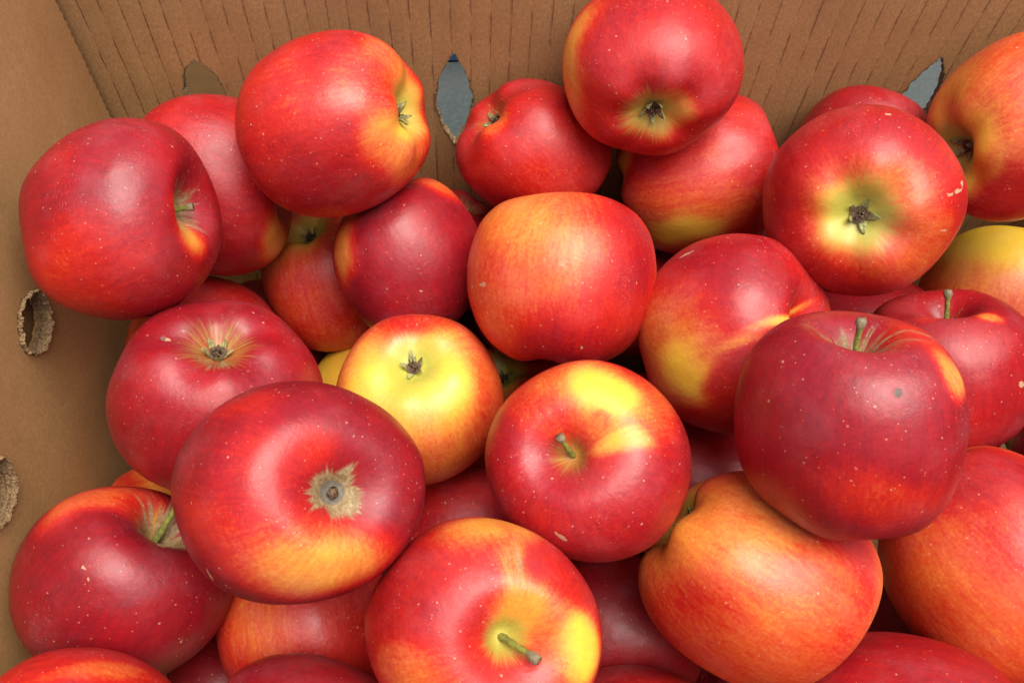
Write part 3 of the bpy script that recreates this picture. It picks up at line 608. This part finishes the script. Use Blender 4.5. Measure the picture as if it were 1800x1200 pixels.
  {'loc': (0.1291,0.244,0.0412),'R': 0.0352,'asp': 1.0,'lob': 1.0,'axis': (0.295,-0.729,0.618),'b': 0.89,'green': (0.3,0.4),'rus': 0.2,'stem': (0.3,0,0,0),'ops': [],'big': 0,'label': 'shaded red apple buried in the lower layer of the heap','grow': (1,0,0,1),'grp': 'apples buried in the lower layer'},
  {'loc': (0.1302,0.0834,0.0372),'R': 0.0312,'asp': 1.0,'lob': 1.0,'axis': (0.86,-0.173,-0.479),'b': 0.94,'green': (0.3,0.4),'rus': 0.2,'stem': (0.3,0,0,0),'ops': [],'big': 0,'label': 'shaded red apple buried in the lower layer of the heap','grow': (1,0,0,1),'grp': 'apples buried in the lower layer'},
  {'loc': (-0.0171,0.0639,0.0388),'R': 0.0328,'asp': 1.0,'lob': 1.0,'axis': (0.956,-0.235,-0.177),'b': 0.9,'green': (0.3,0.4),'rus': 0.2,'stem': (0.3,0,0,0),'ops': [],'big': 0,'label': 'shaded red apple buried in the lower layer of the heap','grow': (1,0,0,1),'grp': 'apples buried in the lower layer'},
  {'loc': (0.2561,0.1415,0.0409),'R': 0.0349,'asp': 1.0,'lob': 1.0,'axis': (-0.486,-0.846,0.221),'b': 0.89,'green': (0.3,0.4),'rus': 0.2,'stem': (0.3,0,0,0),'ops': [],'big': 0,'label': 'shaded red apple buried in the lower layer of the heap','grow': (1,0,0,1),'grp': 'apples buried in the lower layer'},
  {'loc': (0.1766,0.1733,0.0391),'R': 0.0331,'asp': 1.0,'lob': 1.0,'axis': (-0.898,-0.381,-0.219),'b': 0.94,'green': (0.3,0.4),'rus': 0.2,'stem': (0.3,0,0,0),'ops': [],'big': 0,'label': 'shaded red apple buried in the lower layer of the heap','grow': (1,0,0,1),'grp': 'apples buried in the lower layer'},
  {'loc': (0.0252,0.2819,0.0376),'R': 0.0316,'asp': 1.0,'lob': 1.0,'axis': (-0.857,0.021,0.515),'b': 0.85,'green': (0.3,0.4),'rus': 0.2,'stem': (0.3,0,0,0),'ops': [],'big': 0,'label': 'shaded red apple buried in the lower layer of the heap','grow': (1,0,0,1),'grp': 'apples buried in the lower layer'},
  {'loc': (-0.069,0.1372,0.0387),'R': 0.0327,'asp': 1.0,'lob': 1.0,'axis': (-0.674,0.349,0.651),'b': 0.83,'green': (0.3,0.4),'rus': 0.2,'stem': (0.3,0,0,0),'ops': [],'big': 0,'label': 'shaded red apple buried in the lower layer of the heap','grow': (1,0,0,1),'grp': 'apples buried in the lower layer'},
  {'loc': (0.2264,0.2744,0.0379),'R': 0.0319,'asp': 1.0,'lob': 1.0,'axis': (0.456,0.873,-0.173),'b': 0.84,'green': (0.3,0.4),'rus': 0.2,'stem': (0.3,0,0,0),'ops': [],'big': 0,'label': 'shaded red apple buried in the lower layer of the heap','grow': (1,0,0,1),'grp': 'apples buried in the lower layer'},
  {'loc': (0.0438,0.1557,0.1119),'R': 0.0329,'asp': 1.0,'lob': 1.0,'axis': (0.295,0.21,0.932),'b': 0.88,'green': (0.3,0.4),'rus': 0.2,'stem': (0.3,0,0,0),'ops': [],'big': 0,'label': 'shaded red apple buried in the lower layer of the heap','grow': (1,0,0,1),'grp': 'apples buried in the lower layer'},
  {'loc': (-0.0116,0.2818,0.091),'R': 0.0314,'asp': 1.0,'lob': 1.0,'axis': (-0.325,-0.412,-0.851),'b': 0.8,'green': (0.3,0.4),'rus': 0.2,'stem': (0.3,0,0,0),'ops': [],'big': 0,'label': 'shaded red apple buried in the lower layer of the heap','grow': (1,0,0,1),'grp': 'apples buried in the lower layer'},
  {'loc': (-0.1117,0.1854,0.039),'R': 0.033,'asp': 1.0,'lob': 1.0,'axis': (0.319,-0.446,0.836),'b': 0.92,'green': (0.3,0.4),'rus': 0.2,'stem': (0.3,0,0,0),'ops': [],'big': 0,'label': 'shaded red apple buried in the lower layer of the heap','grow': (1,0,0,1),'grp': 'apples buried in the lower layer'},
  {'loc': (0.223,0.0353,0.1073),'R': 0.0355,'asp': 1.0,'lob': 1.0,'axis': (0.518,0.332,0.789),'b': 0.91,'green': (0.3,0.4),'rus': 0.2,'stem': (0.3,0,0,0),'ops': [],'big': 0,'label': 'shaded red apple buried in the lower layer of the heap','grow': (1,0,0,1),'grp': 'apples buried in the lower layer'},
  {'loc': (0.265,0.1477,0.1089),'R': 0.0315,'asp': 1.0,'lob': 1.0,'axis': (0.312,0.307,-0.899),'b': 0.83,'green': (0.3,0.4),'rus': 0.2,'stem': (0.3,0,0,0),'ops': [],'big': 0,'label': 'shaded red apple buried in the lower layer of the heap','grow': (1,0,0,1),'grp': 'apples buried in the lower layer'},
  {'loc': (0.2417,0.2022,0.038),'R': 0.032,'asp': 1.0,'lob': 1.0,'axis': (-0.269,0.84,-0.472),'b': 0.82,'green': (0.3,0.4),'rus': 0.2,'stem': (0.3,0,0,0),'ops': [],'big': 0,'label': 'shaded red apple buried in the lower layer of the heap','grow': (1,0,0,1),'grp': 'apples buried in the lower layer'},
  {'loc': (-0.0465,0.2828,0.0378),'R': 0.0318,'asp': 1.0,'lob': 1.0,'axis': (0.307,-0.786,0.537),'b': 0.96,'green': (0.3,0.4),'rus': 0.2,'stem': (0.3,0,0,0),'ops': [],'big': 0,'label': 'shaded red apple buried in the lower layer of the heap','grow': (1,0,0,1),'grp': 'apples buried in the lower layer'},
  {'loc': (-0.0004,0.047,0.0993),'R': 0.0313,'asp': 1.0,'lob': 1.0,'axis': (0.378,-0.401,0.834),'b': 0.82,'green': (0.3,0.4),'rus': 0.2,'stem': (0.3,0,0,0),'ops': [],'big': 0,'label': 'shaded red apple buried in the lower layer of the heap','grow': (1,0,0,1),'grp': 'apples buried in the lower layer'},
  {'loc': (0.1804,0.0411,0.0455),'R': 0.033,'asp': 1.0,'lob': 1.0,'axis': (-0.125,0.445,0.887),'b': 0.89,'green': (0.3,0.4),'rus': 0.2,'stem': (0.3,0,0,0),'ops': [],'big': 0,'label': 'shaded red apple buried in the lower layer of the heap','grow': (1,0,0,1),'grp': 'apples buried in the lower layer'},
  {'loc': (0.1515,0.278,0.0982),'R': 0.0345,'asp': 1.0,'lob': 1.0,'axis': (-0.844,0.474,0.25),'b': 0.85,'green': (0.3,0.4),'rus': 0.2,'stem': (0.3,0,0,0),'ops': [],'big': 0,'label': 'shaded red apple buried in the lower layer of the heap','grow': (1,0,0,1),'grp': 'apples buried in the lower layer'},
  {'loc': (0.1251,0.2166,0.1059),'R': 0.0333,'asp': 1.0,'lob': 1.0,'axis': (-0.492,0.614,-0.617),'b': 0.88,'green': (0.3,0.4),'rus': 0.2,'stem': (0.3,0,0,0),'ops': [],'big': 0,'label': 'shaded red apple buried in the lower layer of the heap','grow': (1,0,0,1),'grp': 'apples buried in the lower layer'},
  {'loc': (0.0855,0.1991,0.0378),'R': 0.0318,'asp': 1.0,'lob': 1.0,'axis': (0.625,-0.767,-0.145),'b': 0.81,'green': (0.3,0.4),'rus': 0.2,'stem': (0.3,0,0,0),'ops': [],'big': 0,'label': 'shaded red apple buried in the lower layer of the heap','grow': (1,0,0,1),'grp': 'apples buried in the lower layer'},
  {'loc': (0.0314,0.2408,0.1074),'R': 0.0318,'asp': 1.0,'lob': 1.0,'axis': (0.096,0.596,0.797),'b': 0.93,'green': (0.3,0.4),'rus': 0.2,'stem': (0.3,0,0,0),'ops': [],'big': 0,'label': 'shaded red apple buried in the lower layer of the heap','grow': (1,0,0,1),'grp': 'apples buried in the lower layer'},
]
PROFILE = [(0, .50), (.05, .505), (.10, .555), (.18, .675), (.28, .775), (.41, .845), (.56, .835), (.74, .735), (.89, .54), (.975, .28), (1, .02),
           (.972, -.25), (.885, -.51), (.745, -.715), (.58, -.835), (.44, -.872), (.32, -.855), (.22, -.79), (.14, -.725), (.07, -.69), (0, -.685)]
def profile(n):
    P = np.array(PROFILE)
    # Catmull-Rom with mirrored ends
    Q = np.vstack([[-P[1, 0], P[1, 1]], P, [-P[-2, 0], P[-2, 1]]])
    res = []
    m = len(P) - 1
    for i in range(m):
        p0, p1, p2, p3 = Q[i], Q[i + 1], Q[i + 2], Q[i + 3]
        for u in np.linspace(0, 1, 24, endpoint=False):
            res.append(.5 * ((2 * p1) + (-p0 + p2) * u + (2 * p0 - 5 * p1 + 4 * p2 - p3) * u * u + (-p0 + 3 * p1 - 3 * p2 + p3) * u ** 3))
    res.append(P[-1])
    res = np.array(res)
    L = np.concatenate([[0], np.cumsum(np.linalg.norm(np.diff(res, axis=0), axis=1))])
    s = np.linspace(0, L[-1], n)
    return np.stack([np.interp(s, L, res[:, 0]), np.interp(s, L, res[:, 1])], 1), s / L[-1]

def waves(p, rg, n, f):
    o = np.zeros(len(p))
    for _ in range(n):
        k = rg.normal(size=3)
        k *= f * rg.uniform(.6, 1.3) / np.linalg.norm(k)
        o += np.sin(p @ k + rg.uniform(0, 6.28))
    return o / math.sqrt(n)

def smooth(x, a, b):
    t = np.clip((x - a) / (b - a), 0, 1)
    return t * t * (3 - 2 * t)

def tube(pts, rad, seg=10, cap=True):
    verts, faces, tips = [], [], []
    n = len(pts)
    for i, p in enumerate(pts):
        d = (pts[min(i + 1, n - 1)] - pts[max(i - 1, 0)]).normalized()
        u = d.orthogonal().normalized() if i == 0 else (u - d * u.dot(d)).normalized()
        v = d.cross(u)
        for k in range(seg):
            a = 2 * math.pi * k / seg
            verts.append(p + (u * math.cos(a) + v * math.sin(a)) * rad[i])
            tips.append(i / (n - 1))
    for i in range(n - 1):
        for k in range(seg):
            a, b = i * seg + k, i * seg + (k + 1) % seg
            faces.append((a, b, b + seg, a + seg))
    if cap:
        faces.append(tuple(range((n - 1) * seg, n * seg)))
        faces.append(tuple(range(seg - 1, -1, -1)))
    return verts, faces, tips

def sepal_mesh(kind):
    """one dried sepal, base at origin, grows along +X then curls up (+Z) and back; unit = apple radius"""
    rg = random.Random(kind)
    verts, faces = [], []
    nu, nv = 7, 4
    curl = [-1.1, -0.5, 0.7][kind % 3]
    x = z = 0.0
    a = 1.0
    for i in range(nu):
        f = i / (nu - 1)
        w = 0.040 * (1 - f) ** 0.75 * (1 + .25 * math.sin(3 * f)) + .003
        for j in range(nv):
            s = j / (nv - 1) * 2 - 1
            verts.append((x + abs(s) * .012, s * w + rg.uniform(-.004, .004), z + .022 * s * s + rg.uniform(-.003, .003)))
        x += .024 * math.cos(a)
        z += .024 * math.sin(a)
        a += curl / nu
    for i in range(nu - 1):
        for j in range(nv - 1):
            q = i * nv + j
            faces.append((q, q + 1, q + nv + 1, q + nv))
    n = len(verts)
    verts += [(x + .004, y, z - .006) for x, y, z in verts]
    faces += [tuple(reversed([i + n for i in f])) for f in faces]
    for i in range(nu - 1):
        a0, b0 = i * nv, (i + 1) * nv
        faces.append((a0, b0, b0 + n, a0 + n))
        a1, b1 = i * nv + nv - 1, (i + 1) * nv + nv - 1
        faces.append((b1, a1, a1 + n, b1 + n))
    return verts, faces

GROUP = 'red and yellow apples heaped in the box'

def make_apple(idx, A):
    rg = np.random.default_rng(100 + idx)
    pr = random.Random(900 + idx)
    Rr = A['R']
    NS, NR = (200, 124) if A['big'] else (112, 72)
    prof, s = profile(NR)
    asp = A['asp']
    pol = np.array(prof)
    cav = A.get('cav', 1.0)          # shallower or deeper hollows
    it, ib = int(np.argmax(pol[:, 1])), int(np.argmin(pol[:, 1]))
    pol[:it, 1] = pol[it, 1] - (pol[it, 1] - pol[:it, 1]) * cav
    pol[ib:, 1] = pol[ib, 1] + (pol[ib:, 1] - pol[ib, 1]) * cav
    pol[:, 1] *= asp
    phi = np.linspace(0, 2 * np.pi, NS, endpoint=False)
    rho = pol[1:-1, 0][:, None] * np.ones(NS)
    z = pol[1:-1, 1][:, None] * np.ones(NS)
    ss = s[1:-1][:, None] * np.ones(NS)
    ph = phi[None, :] * np.ones((NR - 2, 1))
    lob = A['lob']
    p5 = pr.uniform(0, 6.28)
    wcal = smooth(ss, .45, .85)
    wst = smooth(1 - ss, .70, .95)
    rho2 = rho * (1 + lob * (.028 * wcal + .006) * np.cos(5 * ph + p5) + .014 * np.cos(2 * ph + pr.uniform(0, 6)) + .012 * np.cos(3 * ph + pr.uniform(0, 6)))
    rim = np.exp(-((rho - .42) / .22) ** 2)
    z2 = z + lob * (-.030) * np.cos(5 * ph + p5) * rim * (z < 0) + pr.uniform(.02, .05) * np.cos(ph + pr.uniform(0, 6)) * rim * (z > 0) \
        + .022 * np.cos(2 * ph + pr.uniform(0, 6)) * rim * (z > 0)
    X = np.stack([(rho2 * np.cos(ph)).ravel(), (rho2 * np.sin(ph)).ravel(), z2.ravel()], 1)
    X = np.vstack([X, [[0, 0, pol[0, 1]]], [[0, 0, pol[-1, 1]]]])
    sall = np.concatenate([ss.ravel(), [0, 1]])
    rall = np.concatenate([rho.ravel(), [0, 0]])
    phall = np.concatenate([ph.ravel(), [0, 0]])
    nrm = X / np.linalg.norm(X, axis=1)[:, None]
    w = smooth(rall, .15, .5)
    X = X + nrm * (w * (  .016 * waves(nrm, rg, 6, 2.6) + .006 * waves(nrm, rg, 8, 6.5) + .0012 * waves(nrm, rg, 10, 17)))[:, None]
    # lopsided growth
    sh = rg.normal(size=2) * .035
    X[:, 0] += sh[0] * X[:, 2]
    X[:, 1] += sh[1] * X[:, 2]
    # orientation
    # (the fruit also grows a little flatter or longer towards one side)
    ax = Vector(A['axis'])
    q = ax.to_track_quat('Z', 'Y')
    roll = Matrix.Rotation(pr.uniform(0, 6.28), 3, 'Z')
    M = np.array(q.to_matrix() @ roll)
    gd = np.array(A['grow'][:3]) @ M
    X += np.outer(X @ gd, gd) * (A['grow'][3] - 1)
    # colour channels
    W = (M @ nrm.T).T                   # world directions
    blush = np.full(len(X), A['b'])
    gs, gc = A['green']
    green = gs * (1 - smooth(sall, .02, .15)) + gc * (1 - smooth(1 - sall, .045, .19))
    green *= np.where(sall < .5, 1, 1)
    spike = .5 * waves(np.stack([np.cos(phall) * 5, np.sin(phall) * 5, sall * 0], 1), rg, 8, 1.0)
    russet = A['rus'] * 1.25 * (1 - smooth(sall + .045 * spike, .03, .23))
    if 'rsol' in A:
        russet = np.maximum(russet, 1 - smooth(sall + .035 * spike, A['rsol'] - .06, A['rsol'] + .06))
    mark = np.zeros(len(X))
    pit = .95 * (1 - smooth(sall, .018, .06)) if 'rsol' in A else np.zeros(len(X))
    warp = nrm + .05 * np.stack([waves(nrm, rg, 5, 9) for _ in range(3)], 1)
    Ww = (M @ warp.T).T
    for op in A['ops']:
        ch, val, soft = op[:3]
        d, a, b = np.array(op[3:6]), np.array(op[6:9]), np.array(op[9:12])
        src = Ww if ch == 'b' else W
        G = np.array([[a @ a, a @ b], [a @ b, b @ b]]) + np.eye(2) * 1e-9
        Gi = np.linalg.inv(G)
        rel = src - d
        ab = np.stack([rel @ a, rel @ b], 1) @ Gi
        e = np.sqrt((ab ** 2).sum(1)) + 4 * (W @ d < .05)
        m = 1 - smooth(e, 1 - soft * .6, 1 + soft * .6)
        if ch == 'b':
            blush += (val - blush) * m
        elif ch == 'r':
            russet = np.maximum(russet, val * m)
        elif ch == 'm':
            mark = np.maximum(mark, val * m)
        elif ch == 'k':
            pit = np.maximum(pit, val * m)
            X -= nrm * (m * .008 * val)[:, None]
        elif ch == 'd':
            X -= nrm * (m * val)[:, None]
    dtop = Vector(X[-2] - np.array([0, 0, .50 * asp]))
    dbot = Vector(X[-1] - np.array([0, 0, -.685 * asp]))
    X *= Rr
    faces = []
    nr = NR - 2
    for i in range(nr - 1):
        for k in range(NS):
            k2 = (k + 1) % NS
            faces.append((i * NS + k, (i + 1) * NS + k, (i + 1) * NS + k2, i * NS + k2))
    t0, t1 = nr * NS, nr * NS + 1
    for k in range(NS):
        faces.append((t0, k, (k + 1) % NS))
        faces.append((t1, (nr - 1) * NS + (k + 1) % NS, (nr - 1) * NS + k))
    me = bpy.data.meshes.new('apple')
    me.from_pydata(X.tolist(), [], faces)
    me.polygons.foreach_set('use_smooth', [True] * len(me.polygons))
    for nm, arr in (('blush', blush), ('green', green), ('russet', russet), ('mark', mark), ('pit', pit)):
        at = me.attributes.new(nm, 'FLOAT', 'POINT')
        at.data.foreach_set('value', arr.astype(np.float32))
    at = me.attributes.new('polar', 'FLOAT_VECTOR', 'POINT')
    pv = np.stack([np.cos(phall), np.sin(phall), sall * 6], 1)
    at.data.foreach_set('vector', pv.astype(np.float32).ravel())
    me.update()
    o = link('apple', me, M_SKIN)
    o.rotation_mode = 'QUATERNION'
    o.rotation_quaternion = Matrix(M.tolist()).to_quaternion()
    o.location = A['loc']
    o['label'] = A['label']
    o['category'] = 'apple'
    o['group'] = A.get('grp', GROUP)
    # stem
    Mi = Matrix(M.tolist()).inverted()
    ln = A['stem'][0]
    lean = Mi @ Vector(A['stem'][1:])
    b0 = Vector((0, 0, .47 * asp)) + dtop
    mid = b0 + Vector((0, 0, ln * .6 + .02)) + lean * .25
    tip = b0 + Vector((0, 0, ln + .03)) + lean
    pts, rad = [], []
    n = 12
    for i in range(n):
        f = i / (n - 1)
        p = b0 * (1 - f) ** 2 + mid * 2 * f * (1 - f) + tip * f * f
        pts.append(p * Rr)
        r0 = .025 + .012 * (1 - f) ** 3 + (.026 * smooth(np.array(f), .72, .95))
        rad.append(float(r0) * Rr * (1 + .10 * math.sin(i * 2.3 + idx)))
    rad[-1] *= .82
    v, f, tp = tube(pts, rad, 12)
    jr = random.Random(idx)
    v = [p + Vector((jr.uniform(-1, 1), jr.uniform(-1, 1), jr.uniform(-1, 1))) * .004 * Rr for p in v]
    sm = pymesh('stem', v, f, True)
    ta = sm.attributes.new('tip', 'FLOAT', 'POINT')
    ta.data.foreach_set('value', tp if ln > .1 else [1.0] * len(tp))
    link('stem', sm, M_STEM if ln > .1 else M_CORE, o)
    # calyx: dark core with stamens, five sepals
    zc = -.675 * asp
    verts, faces = [], []
    for k in range(16):
        a = 2 * math.pi * k / 16
        verts.append(Vector((math.cos(a) * .085, math.sin(a) * .085, zc - .042 + .006 * math.sin(3 * a))))
    for k in range(16):
        a = 2 * math.pi * k / 16
        verts.append(Vector((math.cos(a) * .045, math.sin(a) * .045, zc - .030)))
    verts.append(Vector((0, 0, zc - .022)))
    for k in range(16):
        k2 = (k + 1) % 16
        faces.append((k, k2, 16 + k2, 16 + k))
        faces.append((16 + k, 16 + k2, 32))
    for k in range(9):
        a = pr.uniform(0, 6.28)
        r = pr.uniform(.01, .05)
        p0 = Vector((math.cos(a) * r, math.sin(a) * r, zc - .02))
        p1 = p0 + Vector((pr.uniform(-.04, .04), pr.uniform(-.04, .04), -pr.uniform(.05, .10)))
        tv, tf, _ = tube([p0, (p0 + p1) / 2 + Vector((pr.uniform(-.01, .01), 0, 0)), p1], [.008, .007, .011], 5)
        kk = len(verts)
        verts += tv
        faces += [tuple(i + kk for i in q) for q in tf]
    cal = link('calyx', pymesh('calyx', [(p + dbot) * Rr for p in verts], faces, True), M_CORE, o)
    for k in range(5):
        sv, sf = sepal_mesh(pr.randrange(3))
        a = 2 * math.pi * k / 5 + p5 + pr.uniform(-.15, .15)
        sc = pr.uniform(0.7, 1.1)
        inward = pr.uniform(-.25, .35)
        # flip so that it grows out of the basin (towards -Z) and leans to the middle
        mt = Matrix.Translation((math.cos(a) * .066, math.sin(a) * .066, zc - .020)) @ Matrix.Rotation(a, 4, 'Z') @ Matrix.Rotation(math.pi, 4, 'X') @ Matrix.Rotation(-inward, 4, 'Y') @ Matrix.Scale(sc, 4)
        sv = [(mt @ Vector(p) + dbot) * Rr for p in sv]
        link('sepal', pymesh('sepal', sv, sf, True), M_SEPAL, cal)
    return o

for i, A in enumerate(APPLES):
    make_apple(i, A)
